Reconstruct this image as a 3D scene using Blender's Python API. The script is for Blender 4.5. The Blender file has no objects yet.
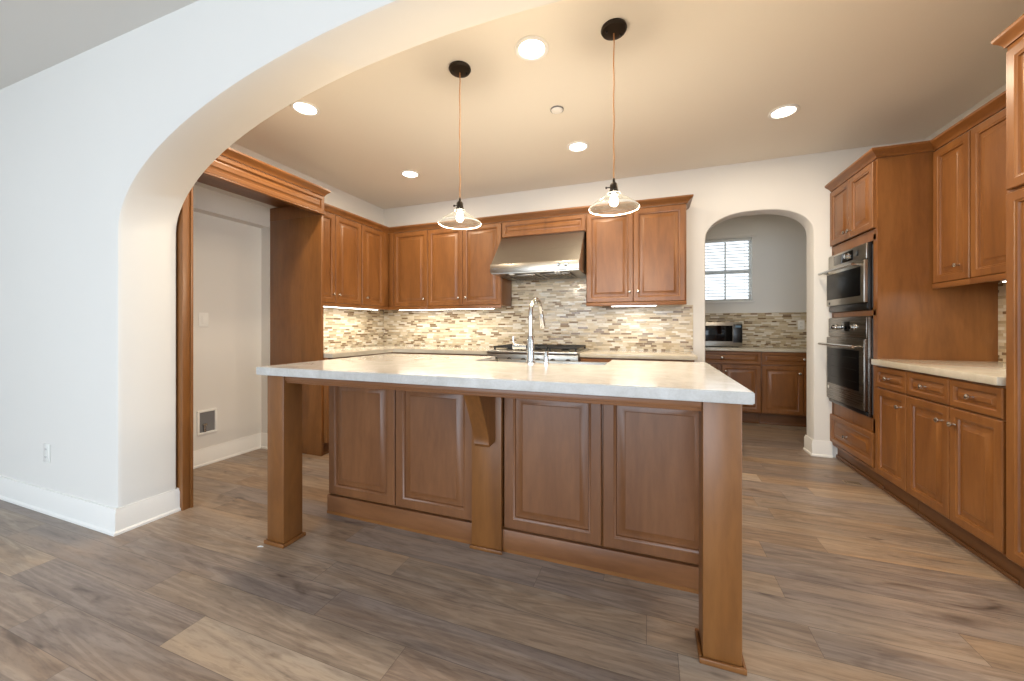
import bpy, bmesh, math, random
from mathutils import Vector, Matrix
random.seed(4)
S = bpy.context.scene
COL = S.collection
R = math.radians
PI = math.pi

# ------------------------------------------------------------------ camera, world, exposure
cam_d = bpy.data.cameras.new('camera'); cam = bpy.data.objects.new('camera', cam_d); COL.objects.link(cam)
cam.location = (0, 0, 1.14); cam.rotation_euler = (R(90), 0, R(20))
cam_d.sensor_fit = 'HORIZONTAL'; cam_d.sensor_width = 36.0
cam_d.lens = 378.0 / 1024.0 * 36.0
cam_d.shift_y = -(340.5 - 327.0) / 1024.0
cam_d.clip_start = 0.02
S.camera = cam
S.view_settings.view_transform = 'Standard'; S.view_settings.look = 'None'
S.view_settings.gamma = 1.0; S.view_settings.use_curve_mapping = False
S.view_settings.exposure = 0.1
S.cycles.diffuse_bounces = 8; S.cycles.max_bounces = 14

W = bpy.data.worlds.new('world'); S.world = W; W.use_nodes = True
bg = W.node_tree.nodes['Background']; bg.inputs[0].default_value = (0.86, 0.93, 1.0, 1); bg.inputs[1].default_value = 2.0

def area(name, loc, rot, sx, sy, power, color, spread=180):
    d = bpy.data.lights.new(name, 'AREA'); d.shape = 'RECTANGLE'; d.size = sx; d.size_y = sy
    d.energy = power; d.color = color; d.spread = R(spread)
    o = bpy.data.objects.new(name, d); COL.objects.link(o); o.location = loc; o.rotation_euler = rot
    return o
COOL = (0.71, 0.85, 1.0); WARM = (1.0, 0.83, 0.61)
# daylight through the sliding doors of the living room behind the camera
area('daylight_rear', (-1.4, -4.55, 1.25), (R(90), 0, 0), 4.6, 2.2, 175, COOL)
area('side_fill_lamp', (3.9, -1.6, 1.3), (R(90), 0, R(90)), 3.0, 1.8, 105, COOL)  # unseen cool lamp before the closed right wall, brightens the left arch jamb

# ------------------------------------------------------------------ materials
def new_mat(name):
    m = bpy.data.materials.new(name); m.use_nodes = True
    nt = m.node_tree; b = nt.nodes['Principled BSDF']
    return m, nt, b
def sc(c):  # sRGB 0-255 -> linear
    return tuple(((v/255)/12.92 if v/255 <= .04045 else ((v/255+.055)/1.055)**2.4) for v in c) + (1,)
def N(nt, t, **k):
    n = nt.nodes.new(t)
    for a, b in k.items(): setattr(n, a, b)
    return n
def mth(nt, op, a, b=None, c=None):
    n = N(nt, 'ShaderNodeMath', operation=op)
    for i, v in enumerate((a, b, c)):
        if v is None: continue
        if isinstance(v, (int, float)): n.inputs[i].default_value = v
        else: nt.links.new(v, n.inputs[i])
    return n.outputs[0]
def mixc(nt, f, a, b, mode='MIX'):
    n = N(nt, 'ShaderNodeMix', data_type='RGBA', blend_type=mode)
    for i, v in ((0, f), (6, a), (7, b)):
        if isinstance(v, (int, float, tuple)): n.inputs[i].default_value = v
        else: nt.links.new(v, n.inputs[i])
    return n.outputs[2]
def comb(nt, x, y, z):
    n = N(nt, 'ShaderNodeCombineXYZ')
    for i, v in enumerate((x, y, z)):
        if isinstance(v, (int, float)): n.inputs[i].default_value = v
        else: nt.links.new(v, n.inputs[i])
    return n.outputs[0]
def noise(nt, vec, scale, detail=4, rough=.55, dist=0):
    n = N(nt, 'ShaderNodeTexNoise'); nt.links.new(vec, n.inputs['Vector'])
    n.inputs['Scale'].default_value = scale; n.inputs['Detail'].default_value = detail
    n.inputs['Roughness'].default_value = rough; n.inputs['Distortion'].default_value = dist
    return n.outputs['Fac']
def ramp(nt, f, stops, interp='LINEAR'):
    n = N(nt, 'ShaderNodeValToRGB'); n.color_ramp.interpolation = interp
    e = n.color_ramp.elements
    while len(e) < len(stops): e.new(.5)
    for i, (p, c) in enumerate(stops): e[i].position = p; e[i].color = c
    nt.links.new(f, n.inputs[0]); return n.outputs[0]
def bump(nt, b, h, strength, dist=.002):
    n = N(nt, 'ShaderNodeBump'); n.inputs['Strength'].default_value = strength; n.inputs['Distance'].default_value = dist
    nt.links.new(h, n.inputs['Height']); nt.links.new(n.outputs[0], b.inputs['Normal'])
def objco(nt):
    return N(nt, 'ShaderNodeTexCoord').outputs['Object']
def plain(name, col, rough=.5, metal=0, spec=.5):
    m, nt, b = new_mat(name)
    b.inputs['Base Color'].default_value = sc(col); b.inputs['Roughness'].default_value = rough
    b.inputs['Metallic'].default_value = metal; b.inputs['Specular IOR Level'].default_value = spec
    co = objco(nt); f = noise(nt, co, 40, 2)
    nt.links.new(mth(nt, 'MULTIPLY_ADD', f, .08, rough-.04), b.inputs['Roughness'])
    return m
def paint(name, col, rough=.6):
    m, nt, b = new_mat(name); co = objco(nt)
    f = noise(nt, co, 1.3, 3)
    c = sc(col); d = tuple(v*.97 for v in c[:3])+(1,)
    nt.links.new(mixc(nt, f, c, d), b.inputs['Base Color']); b.inputs['Roughness'].default_value = rough
    b.inputs['Specular IOR Level'].default_value = .3
    bump(nt, b, noise(nt, co, 160, 3), .12, .001)
    return m
def wood(name, c1, c2, c3, axis='z', rough=.38):
    m, nt, b = new_mat(name); co = objco(nt)
    mp = N(nt, 'ShaderNodeMapping'); nt.links.new(co, mp.inputs[0])
    mp.inputs['Scale'].default_value = {'z': (7, 7, 1.2), 'x': (1.2, 7, 7), 'y': (7, 1.2, 7)}[axis]
    oi = N(nt, 'ShaderNodeObjectInfo')
    mp2 = N(nt, 'ShaderNodeVectorMath', operation='ADD'); nt.links.new(mp.outputs[0], mp2.inputs[0])
    nt.links.new(comb(nt, mth(nt, 'MULTIPLY', oi.outputs['Random'], 30), 3.1, mth(nt, 'MULTIPLY', oi.outputs['Random'], 17)), mp2.inputs[1])
    v = mp2.outputs[0]
    g = noise(nt, v, 1.0, 6, .6, .7); fine = noise(nt, v, 7.0, 4, .6, .2)
    blotch = noise(nt, v, .9, 5, .6, 1.2)
    base = ramp(nt, g, [(.2, sc(c1)), (.5, sc(c2)), (.8, sc(c3))])
    dk = mixc(nt, mth(nt, 'MULTIPLY', blotch, .45), base, sc(c1))
    ff = ramp(nt, fine, [(.35, (.86, .84, .82, 1)), (.6, (1, 1, 1, 1))])
    out = mixc(nt, .8, dk, ff, 'MULTIPLY')
    nt.links.new(out, b.inputs['Base Color']); b.inputs['Roughness'].default_value = rough
    b.inputs['Coat Weight'].default_value = .1; b.inputs['Coat Roughness'].default_value = .3
    bump(nt, b, fine, .06, .001)
    return m

WOODC = ((106, 65, 30), (136, 87, 42), (155, 104, 55))
M = {}
M['wood'] = wood('maple_vertical_grain', *WOODC)
M['wood_red'] = wood('reddish_maple_panel', (104, 64, 36), (127, 82, 48), (142, 96, 60))
M['wood_red_h'] = wood('reddish_maple_rail', (108, 67, 38), (131, 85, 50), (146, 99, 62), axis='x')
M['wood_h'] = wood('maple_horizontal_grain', *WOODC, axis='x')
M['wood_hy'] = wood('maple_long_grain', *WOODC, axis='y')
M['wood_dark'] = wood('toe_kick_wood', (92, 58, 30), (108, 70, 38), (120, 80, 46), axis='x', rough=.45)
M['wall'] = paint('wall_paint', (226, 224, 219))
M['ceil'] = paint('ceiling_paint', (240, 234, 222))
M['trim'] = paint('white_trim_paint', (243, 242, 238), .35)
M['plastic'] = plain('white_plastic', (236, 236, 232), .35)
M['black'] = plain('black_plastic', (18, 18, 19), .3)
M['iron'] = plain('cast_iron', (26, 26, 27), .55)
M['glassblack'] = plain('black_oven_glass', (6, 6, 7), .08, 0, .3)
M['bronze'] = plain('dark_bronze', (52, 44, 36), .38, .8)
M['nickel'] = plain('satin_nickel', (205, 200, 190), .25, 1)
M['chrome'] = plain('chrome', (225, 228, 230), .08, 1)
M['cord'] = plain('tan_woven_cord', (168, 118, 70), .8)
M['grey'] = plain('grey_plastic', (120, 120, 122), .5)
M['vinyl'] = plain('white_vinyl', (214, 216, 214), .4)
M['red'] = plain('red_lamp', (120, 20, 20), .4)

M['ovenglass'] = plain('dark_oven_window', (5, 5, 6), .3, 0, .12)
def steel(name, col=(176, 172, 164), rough=.3, axis='x'):
    m, nt, b = new_mat(name); co = objco(nt)
    mp = N(nt, 'ShaderNodeMapping'); nt.links.new(co, mp.inputs[0])
    mp.inputs['Scale'].default_value = (1, 200, 200) if axis == 'x' else (200, 200, 1)
    f = noise(nt, mp.outputs[0], 2, 3)
    b.inputs['Base Color'].default_value = sc(col); b.inputs['Metallic'].default_value = 1
    nt.links.new(mth(nt, 'MULTIPLY_ADD', f, .14, rough-.07), b.inputs['Roughness'])
    bump(nt, b, f, .04, .0005)
    return m
M['steel'] = steel('brushed_steel')
M['steel_d'] = steel('brushed_steel_dark', (132, 126, 118), .28)

# quartz
def quartz(name, c1, c2):
    m, nt, b = new_mat(name); co = objco(nt)
    f = noise(nt, co, 9, 6, .65, .8); g = noise(nt, co, 140, 2)
    c = ramp(nt, f, [(.35, sc(c1)), (.65, sc(c2))])
    c = mixc(nt, .35, c, ramp(nt, g, [(.3, (.82, .8, .76, 1)), (.6, (1, 1, 1, 1))]), 'MULTIPLY')
    nt.links.new(c, b.inputs['Base Color']); b.inputs['Roughness'].default_value = .12
    b.inputs['Specular IOR Level'].default_value = .5
    return m
M['quartz'] = quartz('white_quartz', (184, 181, 176), (203, 201, 198))
M['quartz2'] = quartz('cream_quartz', (188, 180, 162), (202, 194, 178))

def cells(nt, u, v, w, L, phase=0.0, vary=.5):
    """running strips: returns id (0..1), second id, seam mask, in-strip coordinates"""
    r = mth(nt, 'DIVIDE', mth(nt, 'SUBTRACT', v, phase), w); row = mth(nt, 'FLOOR', r); fr = mth(nt, 'FRACT', r)
    wn = N(nt, 'ShaderNodeTexWhiteNoise', noise_dimensions='1D'); nt.links.new(row, wn.inputs['W'])
    wn2 = N(nt, 'ShaderNodeTexWhiteNoise', noise_dimensions='1D'); nt.links.new(mth(nt, 'ADD', row, 71.3), wn2.inputs['W'])
    Lr = mth(nt, 'MULTIPLY_ADD', wn2.outputs['Value'], L*vary, L*(1-vary/2))
    q = mth(nt, 'ADD', mth(nt, 'DIVIDE', u, Lr), mth(nt, 'MULTIPLY', wn.outputs['Value'], 13.7))
    colm = mth(nt, 'FLOOR', q); fc = mth(nt, 'FRACT', q)
    w2 = N(nt, 'ShaderNodeTexWhiteNoise', noise_dimensions='2D'); nt.links.new(comb(nt, colm, row, 0), w2.inputs['Vector'])
    w3 = N(nt, 'ShaderNodeTexWhiteNoise', noise_dimensions='2D'); nt.links.new(comb(nt, mth(nt, 'ADD', colm, 33.1), mth(nt, 'ADD', row, 5.2), 0), w3.inputs['Vector'])
    ev = mth(nt, 'MULTIPLY', mth(nt, 'MINIMUM', fr, mth(nt, 'SUBTRACT', 1, fr)), w)
    eu = mth(nt, 'MULTIPLY', mth(nt, 'MINIMUM', fc, mth(nt, 'SUBTRACT', 1, fc)), L)
    e = mth(nt, 'MINIMUM', ev, eu)
    return w2.outputs['Value'], w3.outputs['Value'], e

def floor_mat():
    m, nt, b = new_mat('grey_brown_oak_planks'); co = objco(nt)
    sp = N(nt, 'ShaderNodeSeparateXYZ'); nt.links.new(co, sp.inputs[0])
    x, y = sp.outputs[0], sp.outputs[1]
    i1, i2, e = cells(nt, x, y, .1504, 1.25, .085, .5)
    gv = comb(nt, mth(nt, 'MULTIPLY_ADD', i1, 40, mth(nt, 'MULTIPLY', x, 1.0)), mth(nt, 'MULTIPLY_ADD', y, 9.0, mth(nt, 'MULTIPLY', i2, 31)), i1)
    g = noise(nt, gv, 1.6, 6, .62, 1.6); fine = noise(nt, gv, 9, 5, .65, .6)
    cloud = noise(nt, gv, .7, 3, .5, .8)
    tone = ramp(nt, i1, [(0, sc((148, 133, 122))), (.3, sc((158, 144, 133))), (.55, sc((168, 150, 131))), (.8, sc((162, 136, 110))), (1, sc((178, 163, 147)))])
    gr = ramp(nt, g, [(.25, (.55, .54, .55, 1)), (.42, (.84, .83, .83, 1)), (.56, (1, 1, 1, 1)), (.75, (1.12, 1.1, 1.07, 1))])
    c = mixc(nt, 1.0, tone, gr, 'MULTIPLY')
    cl = ramp(nt, cloud, [(.36, (.88, .90, .96, 1)), (.5, (1, 1, 1, 1)), (.64, (1.08, 1.0, .90, 1))])
    c = mixc(nt, .85, c, cl, 'MULTIPLY')
    kn = noise(nt, comb(nt, mth(nt, 'MULTIPLY', x, 3.0), mth(nt, 'MULTIPLY', y, 8.0), i1), 1.0, 3, .5, 1.0)
    c = mixc(nt, 1.0, c, ramp(nt, kn, [(.24, (.35, .32, .32, 1)), (.32, (.8, .78, .78, 1)), (.4, (1, 1, 1, 1))]), 'MULTIPLY')
    c = mixc(nt, .75, c, ramp(nt, fine, [(.32, (.66, .64, .63, 1)), (.52, (1, 1, 1, 1))]), 'MULTIPLY')
    rn = noise(nt, comb(nt, mth(nt, 'MULTIPLY_ADD', i2, 50, mth(nt, 'MULTIPLY', x, .55)), mth(nt, 'MULTIPLY_ADD', y, 6.5, mth(nt, 'MULTIPLY', i1, 23)), i2), 1.0, 2, .4, .3)
    rings = mth(nt, 'SINE', mth(nt, 'MULTIPLY', rn, 95))
    c = mixc(nt, mth(nt, 'MULTIPLY', mth(nt, 'GREATER_THAN', i2, .35), .42), c, ramp(nt, rings, [(.0, (.66, .62, .60, 1)), (.5, (1, 1, 1, 1))]), 'MULTIPLY')
    seam = mth(nt, 'LESS_THAN', e, .0011)
    c = mixc(nt, mth(nt, 'MULTIPLY', seam, .55), c, sc((70, 60, 52)))
    nt.links.new(c, b.inputs['Base Color'])
    nt.links.new(mth(nt, 'MULTIPLY_ADD', fine, .2, .27), b.inputs['Roughness'])
    b.inputs['Specular IOR Level'].default_value = .45
    bump(nt, b, mth(nt, 'SUBTRACT', fine, mth(nt, 'MULTIPLY', seam, 1.0)), .18, .0015)
    return m
M['floor'] = floor_mat()

def mosaic(name, axis):
    m, nt, b = new_mat(name); co = objco(nt)
    sp = N(nt, 'ShaderNodeSeparateXYZ'); nt.links.new(co, sp.inputs[0])
    i1, i2, e = cells(nt, sp.outputs[0 if axis == 'x' else 1], sp.outputs[2], .0200, .075, 0, .9)
    t = ramp(nt, i1, [(0, sc((218, 210, 194))), (.18, sc((200, 184, 156))), (.38, sc((178, 160, 130))), (.54, sc((206, 192, 166))),
                      (.68, sc((128, 104, 76))), (.78, sc((162, 148, 124))), (.88, sc((190, 172, 142))), (.95, sc((120, 97, 70)))], 'CONSTANT')
    vn = noise(nt, comb(nt, mth(nt, 'MULTIPLY', sp.outputs[0 if axis == 'x' else 1], 30), mth(nt, 'MULTIPLY', sp.outputs[2], 90), i2), 1, 4)
    t = mixc(nt, .5, t, ramp(nt, vn, [(.3, (.8, .79, .77, 1)), (.6, (1, 1, 1, 1))]), 'MULTIPLY')
    g = mth(nt, 'LESS_THAN', e, .0011)
    c = mixc(nt, g, t, sc((196, 184, 160)))
    nt.links.new(c, b.inputs['Base Color'])
    nt.links.new(mth(nt, 'MULTIPLY_ADD', i2, .35, .12), b.inputs['Roughness'])
    bump(nt, b, mth(nt, 'SUBTRACT', mth(nt, 'MULTIPLY', i2, .5), g), .35, .002)
    return m
M['mosaic_x'] = mosaic('glass_stone_mosaic_x', 'x'); M['mosaic_y'] = mosaic('glass_stone_mosaic_y', 'y')

def emis(name, col, s):
    m = bpy.data.materials.new(name); m.use_nodes = True; nt = m.node_tree
    nt.nodes.remove(nt.nodes['Principled BSDF'])
    e = N(nt, 'ShaderNodeEmission'); e.inputs[0].default_value = tuple(col)+(1,); e.inputs[1].default_value = s
    nt.links.new(e.outputs[0], nt.nodes['Material Output'].inputs[0]); return m
M['can_lens'] = emis('glowing_lens', (1, .93, .8), 14)
M['bulb'] = emis('glowing_bulb', (1, .88, .66), 22)
M['strip'] = emis('glowing_strip', (1, .95, .86), 9)
M['display'] = emis('blue_display', (.35, .5, .6), .25)

def shade_mat():
    m = bpy.data.materials.new('seeded_clear_glass'); m.use_nodes = True; nt = m.node_tree
    nt.nodes.remove(nt.nodes['Principled BSDF'])
    tr = N(nt, 'ShaderNodeBsdfTransparent'); tl = N(nt, 'ShaderNodeBsdfTranslucent'); gl = N(nt, 'ShaderNodeBsdfGlossy'); df = N(nt, 'ShaderNodeBsdfDiffuse')
    gl.inputs['Roughness'].default_value = .08; tl.inputs[0].default_value = (.045, .045, .042, 1); df.inputs[0].default_value = (.045, .045, .042, 1)
    a = N(nt, 'ShaderNodeMixShader'); a.inputs[0].default_value = .5; nt.links.new(tl.outputs[0], a.inputs[1]); nt.links.new(df.outputs[0], a.inputs[2])
    lw = N(nt, 'ShaderNodeLayerWeight'); lw.inputs[0].default_value = .35
    f = mth(nt, 'MULTIPLY_ADD', lw.outputs['Facing'], .38, .05)
    c = N(nt, 'ShaderNodeMixShader'); nt.links.new(f, c.inputs[0]); nt.links.new(tr.outputs[0], c.inputs[1]); nt.links.new(a.outputs[0], c.inputs[2])
    d = N(nt, 'ShaderNodeMixShader'); d.inputs[0].default_value = .06; nt.links.new(c.outputs[0], d.inputs[1]); nt.links.new(gl.outputs[0], d.inputs[2])
    nt.links.new(d.outputs[0], nt.nodes['Material Output'].inputs[0]); return m
M['shade'] = shade_mat()
M['rim'] = plain('frosted_glass_rim', (226, 222, 212), .3)
def glass_mat():
    m = bpy.data.materials.new('window_glass'); m.use_nodes = True; nt = m.node_tree
    nt.nodes.remove(nt.nodes['Principled BSDF'])
    tr = N(nt, 'ShaderNodeBsdfTransparent'); gl = N(nt, 'ShaderNodeBsdfGlossy'); gl.inputs['Roughness'].default_value = .02
    d = N(nt, 'ShaderNodeMixShader'); d.inputs[0].default_value = .06; nt.links.new(tr.outputs[0], d.inputs[1]); nt.links.new(gl.outputs[0], d.inputs[2])
    nt.links.new(d.outputs[0], nt.nodes['Material Output'].inputs[0]); return m
M['glass'] = glass_mat()

# ------------------------------------------------------------------ mesh helpers
def box(bm, x0, x1, y0, y1, z0, z1, bev=0.0, seg=2):
    if x1 < x0: x0, x1 = x1, x0
    if y1 < y0: y0, y1 = y1, y0
    if z1 < z0: z0, z1 = z1, z0
    r = bmesh.ops.create_cube(bm, size=1)
    for v in r['verts']:
        v.co = Vector(((x0+x1)/2 + v.co.x*(x1-x0), (y0+y1)/2 + v.co.y*(y1-y0), (z0+z1)/2 + v.co.z*(z1-z0)))
    if bev:
        ed = list({e for v in r['verts'] for e in v.link_edges})
        bmesh.ops.bevel(bm, geom=ed, offset=bev, segments=seg, affect='EDGES', profile=.5)
def lathe(bm, prof, mat=Matrix.Identity(4), n=32, caps=True):
    rings = []
    for r, z in prof:
        rings.append([bm.verts.new(mat @ Vector((r*math.cos(2*PI*i/n), r*math.sin(2*PI*i/n), z))) for i in range(n)])
    for a, b in zip(rings, rings[1:]):
        for i in range(n): bm.faces.new((a[i], a[(i+1) % n], b[(i+1) % n], b[i]))
    if caps:
        bm.faces.new(rings[0][::-1]); bm.faces.new(rings[-1])
def tube(bm, pts, rad, n=12, caps=True):
    pts = [Vector(p) for p in pts]; rings = []
    rr = rad if isinstance(rad, (list, tuple)) else [rad]*len(pts)
    up = None
    for i, p in enumerate(pts):
        d = (pts[min(i+1, len(pts)-1)] - pts[max(i-1, 0)]).normalized()
        if up is None: up = Vector((0, 0, 1)) if abs(d.z) < .9 else Vector((1, 0, 0))
        s = d.cross(up).normalized(); up = s.cross(d).normalized()
        rings.append([bm.verts.new(p + (s*math.cos(2*PI*k/n) + up*math.sin(2*PI*k/n))*rr[i]) for k in range(n)])
    for a, b in zip(rings, rings[1:]):
        for k in range(n): bm.faces.new((a[k], a[(k+1) % n], b[(k+1) % n], b[k]))
    if caps: bm.faces.new(rings[0][::-1]); bm.faces.new(rings[-1])
def sweep(bm, path, prof, z=0):
    """profile (out, up) swept along a 2-D path; 'out' is to the right of travel"""
    P = [Vector(p) for p in path]; rings = []
    for i, p in enumerate(P):
        ns = []
        if i > 0: d = (P[i]-P[i-1]).normalized(); ns.append(Vector((d.y, -d.x)))
        if i < len(P)-1: d = (P[i+1]-P[i]).normalized(); ns.append(Vector((d.y, -d.x)))
        n = ns[0] if len(ns) == 1 else (ns[0]+ns[1])/(1+ns[0].dot(ns[1]))
        rings.append([bm.verts.new((p.x+n.x*o, p.y+n.y*o, z+u)) for o, u in prof])
    k = len(prof)
    for a, b in zip(rings, rings[1:]):
        for j in range(k): bm.faces.new((a[j], a[(j+1) % k], b[(j+1) % k], b[j]))
    bm.faces.new(rings[0][::-1]); bm.faces.new(rings[-1])
def prism(bm, poly, axis, a0, a1):
    """2-D polygon extruded along an axis ('x','y','z')"""
    def P(p, t):
        return {'x': (t, p[0], p[1]), 'y': (p[0], t, p[1]), 'z': (p[0], p[1], t)}[axis]
    A = [bm.verts.new(P(p, a0)) for p in poly]; B = [bm.verts.new(P(p, a1)) for p in poly]
    n = len(poly)
    f1 = bm.faces.new(A); f2 = bm.faces.new(B[::-1])
    for i in range(n): bm.faces.new((A[i], B[i], B[(i+1) % n], A[(i+1) % n]))
    return A, B
def smooth_ang(me, ang=35):
    for p in me.polygons: p.use_smooth = True
    try: me.set_sharp_from_angle(angle=R(ang))
    except Exception: pass
def obj(name, bm, mat, parent=None, label=None, kind=None):
    bmesh.ops.recalc_face_normals(bm, faces=bm.faces)
    me = bpy.data.meshes.new(name); bm.to_mesh(me); bm.free()
    smooth_ang(me); me.materials.append(mat)
    o = bpy.data.objects.new(name, me); COL.objects.link(o)
    if parent is not None: o.parent = parent
    if label: o['label'] = label
    if kind: o['kind'] = kind
    return o
def thing(name, label, cat, loc=(0, 0, 0), rz=0, group=None):
    o = bpy.data.objects.new(name, None); COL.objects.link(o); o.empty_display_size = .1
    o.location = loc; o.rotation_euler = (0, 0, R(rz)); o['label'] = label; o['category'] = cat
    if group: o['group'] = group
    return o
def tag(o, label, cat, group=None):
    o['label'] = label; o['category'] = cat
    if group: o['group'] = group
    return o
def B(): return bmesh.new()
def struct(name, bm, mat, parent=None):
    return obj(name, bm, mat, parent, kind='structure')

# ------------------------------------------------------------------ the room shell
XL, XR, YB, ZC = -3.265, 2.12, 4.07, 2.68
XF = -3.35   # refrigerator bay wall plane
AX0, AX1, AY0, AY1 = -2.76, 1.56, 1.215, 1.495     # big arch: jambs and thickness
ZF = 2.74
bm = B(); box(bm, -6.6, 4.1, -4.7, 5.9, -.05, 0); struct('floor', bm, M['floor'])
bm = B(); box(bm, -3.75, 2.3, AY1, 5.9, ZC, ZC+.06); struct('ceiling', bm, M['ceil'])
bm = B(); box(bm, -6.6, 4.1, -4.7, AY0, ZF, ZF+.06); struct('ceiling_front', bm, M['wall'])

# big arch wall between living room and kitchen: elliptical head, soft rounded corners
cx = (AX0+AX1)/2; ax = (AX1-AX0)/2
def arch_prof(dz, n=48, inset=0):
    pts = []
    for i in range(n+1):
        t = PI - PI*i/n
        pts.append((cx+(ax-inset)*math.cos(t), 1.715+dz+(.735-inset)*math.sin(t)))
    return pts
bm = B()
r = .022
layers = [(AY0, -.045, -r), (AY0+r*.3, -.045, -r*.35), (AY0+r, -.04, 0), (AY1-.008, 0, 0), (AY1, 0, -.008)]
rings = []
for yy, dz, ins in layers:
    pr = arch_prof(dz, inset=ins)
    pts = [(AX0-ins*-1 if False else AX0+ins, 0.0)] + pr + [(AX1-ins, 0.0)]
    rings.append([bm.verts.new((p[0], yy, p[1])) for p in pts])
for a, b in zip(rings, rings[1:]):
    for i in range(len(a)-1): bm.faces.new((a[i], a[i+1], b[i+1], b[i]))
def side(ring, yy, xl, xr, top):
    n = len(ring)
    bl = bm.verts.new((xl, yy, 0)); tl = bm.verts.new((xl, yy, top)); br = bm.verts.new((xr, yy, 0)); tr = bm.verts.new((xr, yy, top))
    # strips: left block, fan of quads above the curve, right block
    tops = [bm.verts.new((v.co.x, yy, top)) for v in ring[1:-1]]
    bm.faces.new((bl, ring[0], ring[1], tops[0], tl))
    for i in range(1, n-2): bm.faces.new((ring[i], ring[i+1], tops[i], tops[i-1]))
    bm.faces.new((ring[-2], ring[-1], br, tr, tops[-1]))
side(rings[0], AY0, -6.6, 4.1, ZF+.06); side(rings[-1], AY1, -6.6, 4.1, ZF+.06)
struct('wall_arch', bm, M['wall'])

# living room shell behind the camera, with the sliding-door opening the daylight comes through
bm = B()
box(bm, -6.6, -3.9, -4.8, -4.7, 0, ZF); box(bm, 1.1, 4.1, -4.8, -4.7, 0, ZF); box(bm, -3.9, 1.1, -4.8, -4.7, 2.45, ZF)
struct('wall_rear', bm, M['wall'])
bm = B(); box(bm, -6.7, -6.6, -4.7, AY0, 0, ZF); struct('wall_living_left', bm, M['wall'])
bm = B(); box(bm, 4.1, 4.2, -4.7, AY0, 0, ZF); struct('wall_living_right', bm, M['wall'])

# left kitchen wall with the refrigerator recess
NX = -3.46; NY0, NY1, NZ = 1.56, 2.555, 2.075
bm = B()
box(bm, -3.75, XL, 2.586, 5.9, 0, ZC); box(bm, -3.75, XL, AY1, 2.586, 2.255, ZC)
box(bm, -3.75, XF, NY1, 2.586, 0, 2.255); box(bm, -3.75, XF, AY1, NY0, 0, 2.255); box(bm, -3.75, XF, NY0, NY1, NZ, 2.255); box(bm, -3.75, NX, NY0, NY1, 0, NZ)
struct('wall_left', bm, M['wall'])
bm = B(); box(bm, XR, XR+.1, AY1, 5.9, 0, ZC); struct('wall_right', bm, M['wall'])

# back wall with the small arched opening
bx0, bx1, BT = .507, 1.367, .17
bcx = (bx0+bx1)/2; bax = (bx1-bx0)/2
def sup(n=28, ins=0):
    pts = []; e = 2/2.35
    for i in range(n+1):
        t = PI-PI*i/n; c, s = math.cos(t), math.sin(t)
        pts.append((bcx+(bax-ins)*math.copysign(abs(c)**e, c), 1.965+(.255-ins)*abs(s)**e))
    return pts
bm = B(); rings = []
for yy, ins in [(YB, -.015), (YB+.004, -.006), (YB+.015, 0), (YB+BT-.015, 0), (YB+BT, -.015)]:
    pts = [(bx0+ins, 0)] + sup(ins=ins) + [(bx1-ins, 0)]
    rings.append([bm.verts.new((p[0], yy, p[1])) for p in pts])
for a, b in zip(rings, rings[1:]):
    for i in range(len(a)-1): bm.faces.new((a[i], a[i+1], b[i+1], b[i]))
side(rings[0], YB, XL, XR, ZC); side(rings[-1], YB+BT, XL, XR, ZC)
struct('wall_back', bm, M['wall'])

# pantry room beyond: window wall
PY = 5.72
wx0, wx1, wz0, wz1 = .655, 1.262, 1.487, 2.317
bm = B()
box(bm, XL, wx0, PY, PY+.12, 0, ZC); box(bm, wx1, XR, PY, PY+.12, 0, ZC); box(bm, wx0, wx1, PY, PY+.12, 0, wz0); box(bm, wx0, wx1, PY, PY+.12, wz1, ZC)
struct('wall_pantry', bm, M['wall'])
bm = B(); box(bm, -.75, -.65, YB+BT, PY, 0, ZC); struct('wall_pantry_left', bm, M['wall'])
wn = bpy.data.objects.new('window_1', None); COL.objects.link(wn); wn.location = (wx0, PY, wz0); wn['kind'] = 'structure'
ww, wh = wx1-wx0, wz1-wz0
bm = B(); t = .028
for a in ((0, t, 0, wh), (ww-t, ww, 0, wh), (t, ww-t, 0, t), (t, ww-t, wh-t, wh), (t, ww-t, wh*.465-.018, wh*.465+.018)): box(bm, a[0], a[1], .05, .1, a[2], a[3], .003)
obj('window_frame', bm, M['vinyl'], wn)
bm = B(); box(bm, ww/2-.008, ww/2+.008, .062, .078, t, wh*.465-.018); box(bm, ww/2-.008, ww/2+.008, .062, .078, wh*.465+.018, wh-t)
obj('muntin', bm, M['vinyl'], wn)
bm = B(); box(bm, t, ww-t, .07, .074, t, wh-t); obj('window_pane', bm, M['glass'], wn)
bm = B()
k = 0
z = wh-.035
while z > .02:
    mt = Matrix.Translation((ww/2, .026, z)) @ Matrix.Rotation(R(-9), 4, 'X')
    rr = bmesh.ops.create_cube(bm, size=1, matrix=mt @ Matrix.Diagonal((ww-.03, .038, .003, 1)))
    z -= .043
for xx in (.09, ww/2, ww-.09): box(bm, xx-.0015, xx+.0015, .003, .005, .01, wh-.01)
box(bm, .012, ww-.012, .002, .05, wh-.035, wh-.002, .003); box(bm, .012, ww-.012, .006, .046, .003, .02, .003)
obj('window_blind', bm, M['vinyl'], wn)
bm = B(); box(bm, -.02, ww+.02, -.02, .05, -.022, 0, .004); obj('window_sill', bm, M['trim'], wn)

bm = B(); box(bm, wx0-.03, wx1+.04, PY-.012, PY-.0005, wz1, wz1+.04, .003); struct('trim_1', bm, M['wall'])
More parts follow.
